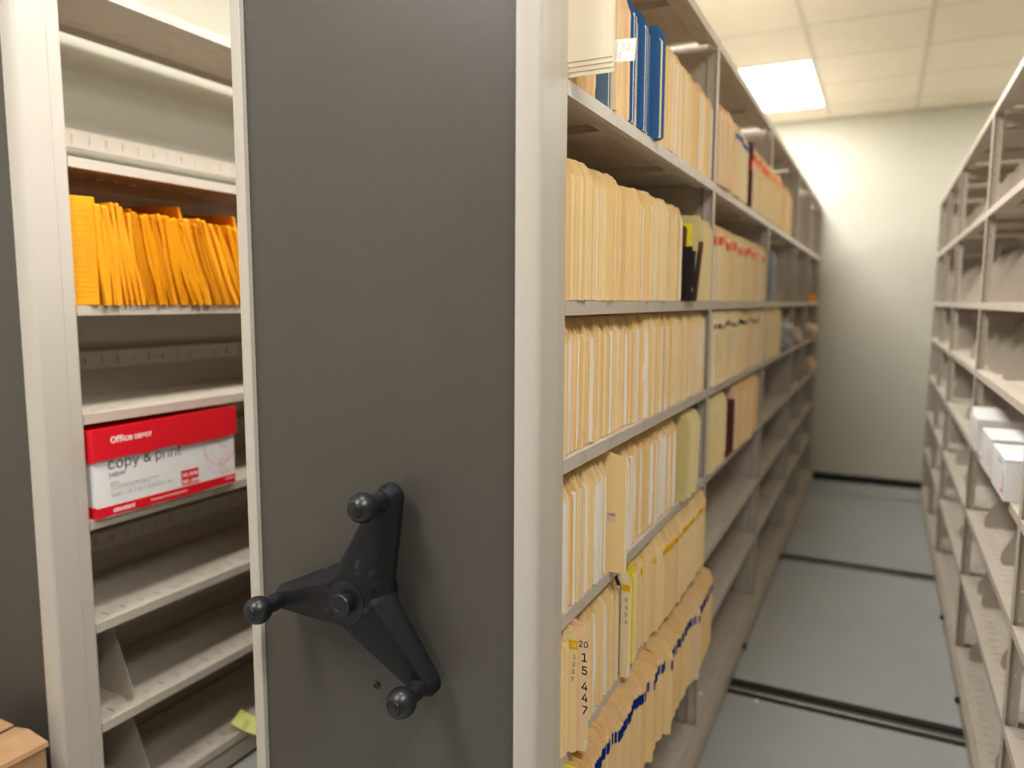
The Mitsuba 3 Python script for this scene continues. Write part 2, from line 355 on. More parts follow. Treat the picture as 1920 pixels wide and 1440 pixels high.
# ---- the unit at the left (against the wall)
LU = thing('shelving_unit', 'beige shelving unit at the left with a charcoal end panel, holding orange envelopes', 'shelving')
part(LU, 'end_panel', bev(-2.16, XL - .036, YP, YP + .022, .05, 2.36, .001), 'charcoal', label='charcoal end panel')
part(LU, 'end_trim', trim_mesh(XL, 1, 2.37, 1.1345), 'trim_enamel', smooth=35)
part(LU, 'trim_strip', bev(XL - .04, XL - .0004, 1.1358, Y0 + .003, .04, 2.37, .0008), 'trim_enamel')
part(LU, 'end_core', bx(-2.155, XL - .045, YP + .024, Y0 - .006, .05, 2.33), 'enamel_plain')
face(LU, XL - .001, 1, LY, LZ, 0.325, stops=True)
part(LU, 'back_panel', bx(-2.128, -2.124, Y0, LY[-1], .06, 1.836), 'enamel_plain')
base_frame(LU, -2.13, XL - .004, Y0 - .03, LY[-1])

# ---- the unit at the right
RU = thing('shelving_unit', 'mostly empty beige shelving unit along the right of the aisle with white boxes', 'shelving')
face(RU, XR, -1, RY, RZ, 0.306, open_sides=True)
face(RU, XR + .618, 1, RY, RZ, 0.306, open_sides=True)
for y in RY:
    part(RU, 'rear_upright', bev(XR + .294, XR + .322, y - .015, y + .015, .06, RZ[0] - .002, .002), 'enamel_plain')
    part(RU, 'side_brace', bx(XR + .03, XR + .295, y - .004, y + .004, RZ[0] - .075, RZ[0] - .026), 'enamel_plain')
part(RU, 'back_panel', bx(XR + .620, XR + .624, RY[0], RY[-1], .06, 2.22), 'enamel_plain')  # unseen sheet closing the back, placed so the bays stay dark
part(RU, 'unseen_end_sheet', bx(XR + .032, XR + .59, RY[-1] - .004, RY[-1] + .004, .06, RZ[0] - .002), 'enamel_plain')  # unseen far-end closure, placed to hide the bright wall and darken the bays
base_frame(RU, XR - .012, XR + .63, RY[0], RY[-1] + .01)
for y in (3.02, 3.82):
    part(RU, 'bumper', lathe([(0, 0), (.012, 0), (.012, .012), (.009, .016), (0, .016)], 20, (0, 0, 0)), 'black_rubber', smooth=30,
         to=T().translate([XR - .012, y, .05]) @ T().rotate([0, 1, 0], -90))

# ---- divider plates that hook into the slots
def divider_ply(h, d):
    P = Polygon([(0.012, 0), (0.003, .004), (0, .012), (.001, .036), (.012, .060), (.085, h - .012), (.097, h - .002), (.108, h), (d, h), (d, 0), (.060, 0), (.058, .004), (.046, .004), (.044, 0)])
    m = xz_prism(P, -.0008, .0008)
    f = bx(.06, d, -.0008, .03, 0, .0014)
    return mikit.ply(cat(m, f))
DIV = {h: divider_ply(h, .285) for h in (.215, .245)}
def divider(x, sgn, y, z, h, label, group, lean=0):
    k = thing('shelf_divider', label, 'shelf divider', group)
    to = T().translate([x, y, z + .0004]) @ (T().rotate([0, 0, 1], 180) if sgn > 0 else T())
    put(k, DIV[h], 'enamel_plain', to=to)
divider(XL - .030, 1, 1.284, LZ[6], .245, 'beige metal divider plate on the second lowest shelf of the left unit', None)
divider(XL - .030, 1, 1.325, LZ[7], .245, 'beige metal divider plate on the lowest shelf of the left unit, beside the sticky note', None)
rows = {1: 'topmost open shelf', 2: 'shelf at eye level', 3: 'shelf just below eye level', 4: 'shelf of the white boxes', 5: 'third shelf up from the base', 6: 'second shelf up from the base', 7: 'base shelf'}
spots = {1: [2.40, 2.62, 3.02, 3.28, 3.62, 3.95, 4.30, 4.90, 5.2, 5.8], 2: [2.36, 2.62, 3.02, 3.26, 3.66, 4.05, 4.38, 4.98, 5.3, 5.75], 3: [2.52, 2.98, 3.24, 3.34, 3.62, 4.05, 4.90, 5.3, 5.8],
         4: [3.62, 4.02, 4.90, 5.9], 5: [2.72, 3.15, 3.90, 4.35, 5.0], 6: [2.56, 3.06, 3.20, 3.95, 5.0], 7: [2.52, 3.28, 3.80, 5.0]}
for j, yy in spots.items():
    for y in yy:
        divider(XR + .035, -1, y, RZ[j], .215, f'beige metal divider plate on the {rows[j]} of the right unit', f'divider plates on the {rows[j]}, right unit')
for y in (4.05, 4.30, 4.55, 5.05, 5.35):
    divider(XC - .03, 1, y, CZ[2], .215, 'beige metal divider plate on the eye-level shelf of the folder unit, past the red-labelled folders', 'divider plates past the red-labelled folders')
for y in (4.95, 5.25, 5.9):
    divider(XC - .03, 1, y, CZ[1], .215, 'beige metal divider plate on the topmost open shelf of the folder unit, far end', 'divider plates at the far end, topmost shelf')

# ------------------------------------------------------------------ folders
def rounded(pts, r):
    return Polygon(pts).buffer(-r, 4).buffer(r, 4)
FH = 0.243
def folder_meshes(t, seed, h=FH, tall=0.0):
    """an end-tab folder, front edge at x=0, thickness t along y: (cover, papers)"""
    q = random.Random(seed)
    D = .295; th = .0009
    z1 = h - q.uniform(.024, .032)
    lo = [(-D, 0), (-.004, 0), (-.001, .002), (0, .006)] if q.random() < .75 else [(-D, 0), (-.013, 0), (-.012, .016), (-.002, .028), (0, .033)]
    back = Polygon(lo + [(0, z1 - .008), (-.0008, z1 - .001), (-.004, z1 + .006), (-.0095, h - .009), (-.012, h - .003), (-.017, h), (-.05, h + tall), (-D, h + tall)])
    fo = -q.choice([.0008, .0015, .003])
    fr = Polygon([(-D, 0), (fo - .003, 0), (fo, .004), (fo, h - .040), (fo - .002, h - .033), (fo - .007, h - .029), (-D, h - .029)])
    cover = cat(xz_prism(back, t / 2 - th, t / 2), xz_prism(fr, -t / 2, -t / 2 + th), bx(-D, -.018, -t / 2, t / 2, -.0001, .0008))
    n = max(1, min(9, int((t - 2 * th) / .0015)))
    w = (t - 2 * th) / n
    sheets = []
    for i in range(n):
        a = -t / 2 + th + i * w
        xo = -q.choice([.0005, .001, .002, .003, .005, .008, .012]) ; zt = h - .030 - q.choice([0, .001, .003, .006, .012])
        sheets.append(bx(xo - .27, xo, a + w * .10, a + w * q.uniform(.45, .92), .001, zt))
    return cover, cat(*sheets)
FV = []
for i, t in enumerate([.006, .007, .008, .0095, .011, .013, .016, .005, .009, .012]):
    c, p = folder_meshes(t, 100 + i, tall=(0, .004, .008, .002, .011)[i % 5])
    FV.append((t, mikit.ply(c), mikit.ply(p)))
STICK = {}
def sticker(t, z0, z1, w=.013):
    """a colour label folded round the tab"""
    k = (round(t, 4), z0, z1, w)
    if k not in STICK: STICK[k] = mikit.ply(bx(-w, .0007, -t / 2 + .0006, t / 2 + .0007, z0, z1))
    return STICK[k]

def folder(name, x, y, z, v, cover, papers, label, group, lean=0, yaw=0, stick=None, catg='folder', zs=(.195, .216), roll=0):
    t, c, p = FV[v]
    k = thing(name, label, catg, group)
    to = T().translate([x, y, z + .0006]) @ T().rotate([0, 0, 1], yaw) @ T().rotate([1, 0, 0], lean) @ T().rotate([0, 1, 0], roll)
    put(k + '__cover', c, cover, to=to)
    if papers: put(k + '__papers', p, papers, to=to)
    if stick: put(k + '__label', sticker(t, *zs), stick, to=to)
    return k, to

def loose_ply(seed):
    m = trimesh.creation.box((.10, .0011, .20))
    m = m.subdivide().subdivide().subdivide()
    v = m.vertices; h = v[:, 2] * 14
    v[:, 1] += (meshkit.fbm(np.stack([h, v[:, 0] * 8, v[:, 0] * 0 + seed * 3.1], 1), 2, seed) - .5) * .010
    v[:, 0] += (meshkit.fbm(np.stack([h, h * 0 + seed, h * 0], 1), 2, seed + 5) - .5) * .006 - .05
    v[:, 2] += .105
    return mikit.ply(m, smooth=30)
LOOSE = [loose_ply(i) for i in range(5)]

def row(name, y0, y1, z, xf, label, group, seed, pitch, lean=0.0, covers=MANILA, thin=None, stick=None, jitter=.004, trend=None, gap=.0022, zs=(.195, .216), white=.25, wob=1.0, loose=.0, pop=.0):
    q = random.Random(seed); y = y0; out = []
    ln = lean; drift = 0.0
    while True:
        v = q.choice(thin or range(len(FV))); t = FV[v][0] * 1.0
        p = t + gap + q.random() * max(0.0, pitch - t)
        if y + t > y1: break
        drift = .88 * drift + q.gauss(0, jitter * .5)
        x = xf + drift + q.gauss(0, jitter * .55) + (trend((y - y0) / (y1 - y0)) if trend else 0)
        if pop and q.random() < pop: x += .012
        ln = lean + .85 * (ln - lean) + q.gauss(0, .30) * wob
        st = stick(q, (y - y0) / (y1 - y0)) if callable(stick) else stick
        u_ = (y - y0) / (y1 - y0)
        lab_ = label if isinstance(label, str) else label[min(len(label) - 1, int(u_ * len(label)))]
        grp_ = group if isinstance(label, str) else group + f', part {min(len(label) - 1, int(u_ * len(label))) + 1} of {len(label)}'
        out.append(folder(name, x, y + t / 2, z, v, q.choice(covers), 'white_paper' if q.random() < white else q.choice(['cream_paper', 'cream_paper', 'manila_1', covers[0]]), lab_, grp_, lean=max(-4, min(4, ln)) if abs(lean) < 3 else ln, yaw=q.gauss(0, .25), stick=st, zs=(zs if isinstance(zs[0], float) else zs[int(u_ * 13 + q.random() * .5) * 7 % 3])))
        if q.random() < loose:
            k_, to_ = out[-1]
            put(k_ + '__loose_sheet', LOOSE[q.randrange(len(LOOSE))], 'white_paper', to=to_ @ T().translate([.0005 + q.random() * .004, q.uniform(-.3, .3) * t, 0]))
        y += p
    return out

XF = XC - .006
# eye-level shelf, first bay
row('manila_folder', 1.172, 1.975, CZ[2], XF, ['manila folder at the near end of the eye-level shelf, beside the beige trim', 'manila folder in the middle of the tight row on the eye-level shelf, nearest bay', 'manila folder in the far end of the tight row before the black wallet'], 'manila folders on the eye-level shelf, nearest bay', 11, .0135, loose=.05, jitter=.006, pop=.05, covers=MANILA + ['cream_paper'], white=.22)
# shelf below it
row('manila_folder', 1.171, 2.330, CZ[3], XF + .001, ['manila folder beside the beige trim, in the row just below the eye-level shelf', 'manila folder in the near half of the row just below the eye-level shelf', 'manila folder in the far half of the row just below the eye-level shelf', 'manila folder beside the first upright, in the row just below the eye-level shelf'], 'manila folders just below the eye-level shelf, nearest bay', 12, .0195, white=.38, loose=.16)
# next one down
row('manila_folder', 1.171, 1.408, CZ[4], XF + .004, 'manila folder at the near end of the shelf above the numbered folders', 'manila folders at the near end, shelf above the numbered folders', 13, .012, covers=MANILA[:3] + ['pale_yellow'], white=.5, loose=.3)
row('manila_folder', 1.446, 2.00, CZ[4], XF + .004, 'manila folder between the big labelled folder and the cream folders, shelf above the numbered folders', 'manila folders past the big labelled folder', 14, .0155, white=.45, loose=.22, trend=lambda u: -.004)
# numbered row
row('manila_folder', 1.169, 1.198, CZ[5], XF + .010, 'manila folder beside the trim, before the numbered folders', 'manila folders before the numbered ones', 15, .009, white=.3)
row('manila_folder', 1.230, 1.490, CZ[5], XF + .012, 'manila folder just past the folder with large black digits', 'manila folders past the large black digits', 16, .0125, white=.3, wob=1.4, loose=.12)
row('labelled_folder', 1.60, 1.80, CZ[5], XF + .014, 'manila folder in the middle of the numbered row, below the cream folders', 'manila folders in the middle of the numbered row', 17, .012, stick=lambda q, u: 'label_yellow' if q.random() < .12 else None, zs=(.184, .199), white=.1)
row('labelled_folder', 1.803, 2.315, CZ[5], XF + .022, 'manila folder with a yellow tab label in the numbered row, nearest bay', 'yellow-labelled manila folders', 18, .0125, stick=lambda q, u: 'label_yellow', zs=(.184, .199), white=.05, covers=MANILA + ['tan_manila'], jitter=.0025)
# lowest filled row: blue labels
BL = ['blue-labelled manila folder at the near end of the lowest filled row, below the black digits', 'blue-labelled manila folder in the lowest filled row, just before the amber file edge']
BL2 = ['blue-labelled manila folder in the lowest filled row, just past the amber file edge', 'blue-labelled manila folder in the far half of the lowest filled row, past the amber edge', 'blue-labelled manila folder at the far end of the lowest filled row, by the first upright']
row('labelled_folder', 1.20, 1.690, CZ[6], XF + .040, BL, 'blue-labelled manila folders', 19, .0088, stick='label_blue', zs=[(.178, .200), (.174, .196), (.182, .204)], thin=[0, 1, 7, 7], covers=['tan_manila', 'manila_2', 'manila_4', 'manila_0'], white=.05, jitter=.003, pop=.03)
row('labelled_folder', 1.715, 2.335, CZ[6], XF + .046, BL2, 'blue-labelled manila folders past the amber edge', 20, .0092, stick='label_blue', zs=[(.178, .200), (.174, .196), (.182, .204)], thin=[0, 1, 2, 7], covers=['tan_manila', 'manila_2', 'manila_4', 'manila_0'], white=.05, jitter=.003, pop=.03)
# topmost shelf, first bay
row('manila_folder', 1.722, 2.335, CZ[1], XF + .004, 'manila folder between the blue folders and the first upright on the topmost filled shelf', 'manila folders past the blue ones, topmost filled shelf', 22, .021, thin=[3, 4, 5, 6, 8], white=.35, covers=MANILA[:2] + ['peach_manila', 'manila_3'], jitter=.006)
row('peach_folder', 1.18, 1.372, CZ[1], XF - .002, 'peach manila folder on the topmost filled shelf, behind the pulled-out folder', 'peach folders behind the pulled-out folder', 23, .0125, covers=['peach_manila', 'manila_4'], white=.2)
row('peach_folder', 1.393, 1.497, CZ[1], XF + .004, 'peach manila folder just before the blue folders, topmost filled shelf', 'peach folders before the blue ones', 24, .014, covers=['peach_manila', 'manila_3'], white=.1)
row('blue_folder', 1.50, 1.715, CZ[1], XF + .012, 'blue folder on the topmost filled shelf of the nearest bay', 'blue folders on the topmost shelf', 25, .015, covers=['folder_blue'], thin=[2, 3, 4, 5], white=.5, jitter=.008)
folder('teal_folder', XF + .004, 1.382, CZ[1], 7, 'folder_steel_blue', 'white_paper', 'thin dark teal folder edge between peach folders on the topmost filled shelf', None)
# second bay, blurred groups
row('peach_folder', 2.385, 2.61, CZ[1], XF + .018, 'wide peach folder just past the first upright on the topmost filled shelf', 'peach folders just past the first upright', 26, .03, lean=1.5, thin=[5, 6], covers=['peach_manila'], white=.1)
row('labelled_folder', 2.635, 2.92, CZ[1], XF + .012, 'cream folder with a bright blue tab label on the topmost filled shelf', 'bright-blue-labelled folders, topmost filled shelf', 27, .024, thin=[4, 5, 6], covers=['cream_paper', 'manila_1'], stick='label_bluebright', zs=(.188, .203))
row('labelled_folder', 3.05, 3.57, CZ[1], XF + .016, 'cream folder with a red tab label on the topmost filled shelf, second bay', 'red-labelled folders, topmost filled shelf', 28, .026, thin=[4, 5, 6], covers=['cream_paper', 'manila_1'], stick='label_red', zs=[(.178, .204), (.184, .209), (.170, .196)], lean=-2)
row('labelled_folder', 3.62, 3.88, CZ[1], XF + .016, 'cream folder with a red tab label just past the second upright, topmost filled shelf', 'red-labelled folders past the second upright', 29, .028, thin=[4, 5, 6], lean=-1.5, covers=['cream_paper', 'manila_1'], stick='label_red', zs=[(.178, .204), (.184, .209), (.170, .196)])
row('tan_folder', 3.90, 4.52, CZ[1], XF + .006, 'plain tan folder past the red labels at the end of the topmost row', 'tan folders past the red labels', 30, .032, thin=[4, 5, 6], lean=-2.5)
row('labelled_folder', 2.40, 3.57, CZ[2], XF + .006, 'cream folder with a red tab label on the eye-level shelf, second bay', 'red-labelled folders on the eye-level shelf', 31, .036, thin=[3, 4, 5, 6], covers=['cream_paper', 'manila_1', 'manila_0', 'peach_manila'], stick=lambda q, u: 'label_red' if q.random() < .85 else None, zs=[(.178, .204), (.184, .209), (.170, .196)], jitter=.005)
def strokes_ply(seed):
    q_ = random.Random(seed); ms = []
    for n_ in range(9):
        z_ = .165 - n_ * .011
        for m_ in range(2):
            a_ = bx(-.0002, .0004, -.0035, .0035, -.0007, .0007); a_.apply_transform(trimesh.transformations.rotation_matrix(q_.uniform(-1.4, 1.4), (1, 0, 0))); a_.apply_translation((.0006, q_.uniform(-.0015, .0015), z_ + q_.uniform(-.003, .003))); ms.append(a_)
    return mikit.ply(cat(*ms))
STROKES = [strokes_ply(i) for i in range(3)]
PURPLE = row('labelled_folder', 2.40, 3.57, CZ[3], XF + .010, 'cream folder with a dark purple tab label below the eye-level shelf, second bay', 'purple-labelled folders', 32, .040, thin=[3, 4, 5, 6], covers=['cream_paper', 'manila_1', 'manila_0', 'peach_manila'], stick=lambda q, u: 'label_purple' if u < .85 else None, zs=[(.188, .202), (.183, .197), (.193, .208)], jitter=.004)
for n_, (k_, to_) in enumerate(PURPLE):
    if n_ in (0, 1, 3, 6, 8, 11, 15): put(k_ + '__handwriting', STROKES[n_ % 3], 'ink_grey', to=to_)

row('cream_folder', 3.64, 4.22, CZ[3], XF + .008, 'pale yellow folder past the second upright, beside the crumpled grey bag', 'pale yellow folders beside the grey bag', 33, .03, thin=[4, 5, 6], lean=-2.2, covers=['pale_yellow', 'manila_1'], jitter=.004)
row('cream_folder', 2.40, 2.66, CZ[4], XF + .016, 'cream folder just past the first upright, before the dark red wallet', 'cream folders before the dark red wallet', 34, .02, thin=[5, 6], covers=['pale_yellow', 'manila_1'], lean=-1)
row('peach_folder', 2.84, 3.40, CZ[4], XF + .016, 'peach folder past the dark red wallet, second bay', 'peach folders past the dark red wallet', 35, .034, thin=[5, 6, 9], covers=['manila_2', 'peach_manila'], lean=-1.5, jitter=.006)

# ---- single folders of their own look
def special(name, x, y, z, v, cov, label, pap='white_paper', **kw):
    return folder(name, x, y, z, v, cov, pap, label, None, **kw)
# pulled-out stack of letter folders at the near end of the top shelf
k = thing('manila_folder_stack', 'pale manila folders pulled out past the shelf edge, near end of the topmost filled shelf', 'folder')
for i in range(4):
    z0 = CZ[1] + .002 + .0085 * i * .9
    part(k, 'leaf', bev(-.70, -.403 - .0006 * i, 1.167 + (3 - i) * .0015, 1.1682 + (3 - i) * .0015, z0, z0 + .245, .0003), 'pale_manila')
k = thing('paper_label', 'white paper slip sticking out beside the pulled-out folder on the topmost filled shelf', 'label')
lab = bx(-.42, -.372, -.0004, .0004, 0, .034)
put(k + '__slip', lab, 'white_paper', to=T().translate([0, 1.176, 1.845]) @ T().rotate([0, 1, 0], 4))
put(k + '__lettering', cat(text_y('| 33', .010, (-.405, -.0005, .017)), text_y('300', .009, (-.417, -.0005, .005))), 'tissue', to=T().translate([0, 1.176, 1.845]) @ T().rotate([0, 1, 0], 4))
# eye-level end group: olive cards, black wallet, brown and blue folders
special('manila_folder', XF - .004, 1.990, CZ[2], 3, 'olive_card', 'olive folder leaning beside the black wallet on the eye-level shelf')
W = thing('expanding_wallet', 'black expanding wallet with yellow cards on the eye-level shelf before the first upright', 'folder')
def leaf(y0, y1, h, xf, t=.0022): return yz_prism(Polygon([(y0, .001), (y0 + t, .001), (y1 + t, h), (y1, h)]), -.25, xf)
put(W + '__front', leaf(2.006, 2.003, .146, .010, .003), 'wallet_black', to=T().translate([XF + .016, 0, CZ[2]]))
put(W + '__body', cat(*[leaf(2.012 + .013 * i, 2.013 + .024 * i, .138 - .004 * (i % 2), .006 - .005 * (i % 2)) for i in range(5)], yz_prism(Polygon([(2.008, .001), (2.072, .001), (2.112, .128), (2.008, .132)]), -.02, .001)), 'wallet_black', to=T().translate([XF + .016, 0, CZ[2]]))
put(W + '__back', leaf(2.078, 2.142, .168, .008, .004), 'wallet_brown', to=T().translate([XF + .016, 0, CZ[2]]), label='leaning brown back')
def card(y0, y1, z0, z1, x0, x1): return frame(xz_prism(rounded([(x0, z0), (x1, z0), (x1, z1), (x0, z1)], .012), -.0006, .0006), (1, 0, 0), (0, 1, 0), (0, (y1 - y0) / (z1 - z0), 1), (0, y0, 0))
put(W + '__card', card(2.030, 2.118, .02, .240, -.22, .004), 'olive_card', to=T().translate([XF + .016, 0, CZ[2]]), label='olive card')
put(W + '__card_001', card(2.026, 2.085, .02, .215, -.22, -.012), 'bright_yellow', to=T().translate([XF + .016, 0, CZ[2]]), label='bright yellow card')
put(W + '__card_002', card(2.020, 2.045, .02, .205, -.22, -.016), 'wallet_brown', to=T().translate([XF + .016, 0, CZ[2]]), label='brown card')
special('manila_folder', XF, 2.160, CZ[2], 6, 'peach_manila', 'peach folder with a lettered edge between the black wallet and the slate blue folder')
special('slate_blue_folder', XF, 2.190, CZ[2], 8, 'folder_steel_blue', 'slate blue folder on the eye-level shelf next to the first upright', 'folder_steel_blue')
row('tan_folder', 2.215, 2.335, CZ[2], XF + .004, 'pale tan folder between the slate blue folder and the first upright', 'tan folders before the first upright, eye-level shelf', 41, .026, thin=[5, 6], covers=['pale_yellow', 'manila_1'])
b = thing('manila_folder', 'tan folder lying on top of the row on the eye-level shelf, its tab raised', 'folder')
put(b, rounded and xz_prism(rounded([(-.27, 0), (0, 0), (0, .04), (-.05, .075), (-.27, .085)], .006), -.0006, .0006), 'manila_4', to=T().translate([XF - .075, 1.66, CZ[2] + .205]) @ T().rotate([0, 0, 1], -3))
# shelf above the numbered folders
k, to = special('manila_folder', XF + .040, 1.428, CZ[4], 9, 'manila_0', 'wide manila folder with a small white printed label, shelf above the numbered folders', 'white_paper')
put(k + '__label', bx(-.040, -.020, -.0072, -.0066, .106, .128), 'tissue', to=to, label='small white label')
put(k + '__lettering', text_y('OWNS', .0042, (-.0385, -.0073, .120)), 'ink_black', to=to)
t_ = FV[9][0]
put(k + '__flap', xz_prism(rounded([(-.29, 0), (-.001, 0), (-.001, .215), (-.29, .215)], .006), -.0065, -.0057), 'manila_0', to=to)
k = special('olive_folder', XF + .022, 2.04, CZ[4], 6, 'olive_card', 'olive folder leaning at the end of the shelf above the numbered folders', 'pale_yellow', lean=-3)[0]
k = special('cream_folder', XF + .026, 2.085, CZ[4], 6, 'pale_yellow', 'thick cream folder between the olive folder and the first upright', 'cream_paper', lean=-5)[0]
k = special('cream_folder', XF + .024, 2.15, CZ[4], 6, 'pale_yellow', 'cream folder leaning with a dark blue line beside it, before the first upright', 'cream_paper', lean=-6)[0]
k = thing('dark_blue_binder', 'dark blue binder lying behind the cream folders by the first upright', 'binder')
put(k, bev(XC - .28, XC - .02, 2.17, 2.30, CZ[4] + .001, CZ[4] + .225, .004), 'label_blue')
# the two numbered folders
k, to = special('manila_folder', XF + .024, 1.203, CZ[5], 7, 'manila_3', 'manila folder with a yellow 20 label and pencil digits at the near end', 'cream_paper')
yf = -FV[7][0] / 2 - .0009
put(k + '__flap', xz_prism(rounded([(-.29, .002), (-.016, .002), (0, .03), (0, .232), (-.006, .238), (-.29, .24)], .004), yf, yf + .0008), 'manila_3', to=to)
put(k + '__label', bx(-.0150, .0004, yf - .0006, yf + .002, .201, .218), 'label_yellow', to=to, label='yellow label reading 20')
put(k + '__lettering', text_y('20', .0065, (-.0120, yf - .0007, .2065)), 'pale_yellow', to=to)
put(k + '__lettering_001', cat(*[text_y(c, .0085, (-.0085 - .0010 * i, yf - .0002, .183 - .0145 * i)) for i, c in enumerate('1237')]), 'ink_grey', to=to)
k, to = special('manila_folder', XF + .039, 1.218, CZ[5], 9, 'peach_manila', 'manila folder marked with large black handwritten digits 20 1 5 4 4 7', 'cream_paper')
yf = -FV[9][0] / 2 - .0009
put(k + '__flap', xz_prism(rounded([(-.29, .002), (-.020, .002), (0, .03), (0, .232), (-.006, .238), (-.29, .24)], .004), yf, yf + .0008), 'peach_manila', to=to)
put(k + '__lettering', cat(text_y('20', .0112, (-.0170, yf - .0002, .203)), *[text_y(c, .0160, (-.0118 + .0006 * i, yf - .0002, z_)) for i, (c, z_) in enumerate(zip('15447', (.176, .151, .121, .099, .075)))]), 'ink_black', to=to)
k, to = special('manila_folder', XF + .026, 1.515, CZ[5], 9, 'manila_1', 'manila folder with a yellow label and digits 8 4 5 4 in the numbered row', 'white_paper')
yf = -FV[9][0] / 2 - .0009
put(k + '__label', bx(-.018, .0004, yf - .0006, yf + .002, .199, .214), 'label_yellow', to=to, label='yellow label')
put(k + '__lettering', cat(*[text_y(c, .009, (-.0115, yf - .0002, .175 - .0165 * i)) for i, c in enumerate('8454')]), 'ink_grey', to=to)
put(k + '__flap', xz_prism(rounded([(-.29, .002), (-.016, .002), (0, .03), (0, .232), (-.006, .238), (-.29, .24)], .004), yf, yf + .0008), 'manila_1', to=to)
special('yellow_folder', XF + .018, 1.580, CZ[5], 7, 'yellow_card', 'bright yellow file edge in the middle of the numbered row', 'white_paper')
special('amber_file', XF + .008, 1.499, CZ[5], 7, 'wallet_maroon', 'thin dark maroon file edge with a white border in the numbered row', 'white_paper')
# lowest row extras
special('amber_file', XF + .036, 1.702, CZ[6], 7, 'amber_card', 'amber file edge standing in the blue-labelled row', 'amber_card')
special('yellow_folder', XF + .046, 1.188, CZ[6], 3, 'yellow_card', 'yellow-lined file at the near end of the blue-labelled row', 'bright_yellow')
for y, tx in ((1.40, '8'), (1.30, '3')):
    pass
# wallets in the second bay
k = thing('expanding_wallet', 'dark red expanding wallet between folders on the topmost filled shelf, second bay', 'folder')
put(k + '__body', cat(*[xz_prism(rounded([(-.25, 0), (-.004 * (i % 2), 0), (-.004 * (i % 2), .235), (-.25, .235)], .004), 2.965 + i * .010, 2.969 + i * .010) for i in range(6)]), 'wallet_maroon', to=T().translate([XF + .016, 0, CZ[1]]))
put(k + '__tag', bx(-.002, .002, 2.955, 2.985, .13, .17), 'carton_red', to=T().translate([XF + .018, 0, CZ[1]]), label='bright red tag')
k = thing('expanding_wallet', 'dark red expanding wallet before the peach folders, shelf below the purple labels', 'folder')
put(k, cat(*[xz_prism(rounded([(-.25, 0), (-.004 * (i % 2), 0), (-.004 * (i % 2), .20), (-.25, .20)], .004), 2.70 + i * .013, 2.706 + i * .013) for i in range(9)]), 'wallet_maroon', to=T().translate([XF + .014, 0, CZ[4]]))
# things in the far bays
def crumple(name, c, r, bsdf, label, catg, seed, amp=.35):
    m = trimesh.creation.icosphere(subdivisions=4, radius=1.0); v = m.vertices
    d = (meshkit.fbm(v * 2.2 + seed * 7.1, 4, seed) - .5) * 2 * amp + (np.abs(meshkit.noise(v * 5 + seed, seed + 3) - .5)) * amp * .7
    m.vertices = v * (1 + d[:, None]) * np.array(r)
    m.vertices[:, 2] = np.maximum(m.vertices[:, 2], -r[2] * .85)
    m.apply_translation((c[0], c[1], c[2] + r[2] * .85)); k = thing(name, label, catg); put(k, m, bsdf, smooth=25)
crumple('plastic_bag', (XC - .06, 4.46, CZ[3]), (.10, .17, .10), 'bag_grey', 'crumpled grey plastic bag on the shelf below eye level, past the pale yellow folders', 'bag', 1)
crumple('tissue_bundle', (XC - .03, 6.18, CZ[3]), (.07, .17, .06), 'tissue', 'crumpled pinkish paper bundle in the last bay before the back wall', 'paper', 2)
crumple('tissue_bundle', (XC - .06, 5.20, CZ[3]), (.08, .16, .06), 'tissue', 'crumpled tan paper bundle between the grey bag and the last bay', 'paper', 3)
crumple('tissue_bundle', (XC - .015, 6.25, CZ[4] + .001), (.05, .15, .07), 'tissue', 'pinkish tan paper wad on the lower shelf of the last bay', 'paper', 4, .25)
k = thing('orange_box', 'small orange box on the eye-level shelf of the last bay', 'box'); put(k, bev(XC - .12, XC - .005, 6.05, 6.45, CZ[2] + .001, CZ[2] + .055, .004), 'orange_card')
for y0_, y1_, s in ((4.68, 4.77, 'just before the third upright'), (4.86, 5.50, 'past the third upright'), (5.75, 6.45, 'in the last bay')):
    k = thing('brown_file_box', f'dark red-brown file box under the eye-level shelf {s}', 'box')
    put(k, bev(XC - .29, XC - .13, y0_, y1_, CZ[3] + .001, CZ[3] + .235, .004), 'wallet_maroon')
row('grey_binder', 3.66, 3.92, CZ[2], XF + .004, 'blue-grey binder on the eye-level shelf just past the second upright', 'blue-grey binders past the second upright', 51, .04, covers=['bag_grey', 'folder_steel_blue'], thin=[6, 5], white=.9)

# ------------------------------------------------------------------ orange envelopes, carton, box at the left
def envelope_ply(t, h, seed):
    q = random.Random(seed)
    P = [(0, 0), (-.30, 0), (-.30, h), (-.004, h), (0, h - .004)]
    m = xz_prism(Polygon(P), -t / 2, t / 2).subdivide().subdivide()
    v = m.vertices.copy()
    n = meshkit.fbm(np.stack([v[:, 0] * 14, v[:, 2] * 9 + seed * 3.3, v[:, 1] * 0], 1), 2, seed) - .5
    bul = np.sin(np.clip(v[:, 2] / h, 0, 1) * math.pi)
    v[:, 1] += np.sign(v[:, 1]) * bul * t * .5 + n * .010
    v[:, 0] += (meshkit.noise(np.stack([v[:, 2] * 25, v[:, 1] * 0 + seed, v[:, 2] * 0], 1), seed) - .5) * .004
    m.vertices = v
    fl = bx(-.30, .0012, t / 2 * .4, t / 2 * .4 + .0012, .012, h - .012)
    return mikit.ply(cat(m, fl), smooth=30)
EV = [envelope_ply(t, h, 60 + i) for i, (t, h) in enumerate([(.006, .247), (.009, .250), (.012, .246), (.007, .262), (.014, .252), (.010, .240), (.008, .255)])]
q = random.Random(5)
EG = 'orange kraft envelopes on the left unit'
y = 1.248; i = 0; yend = 2.05
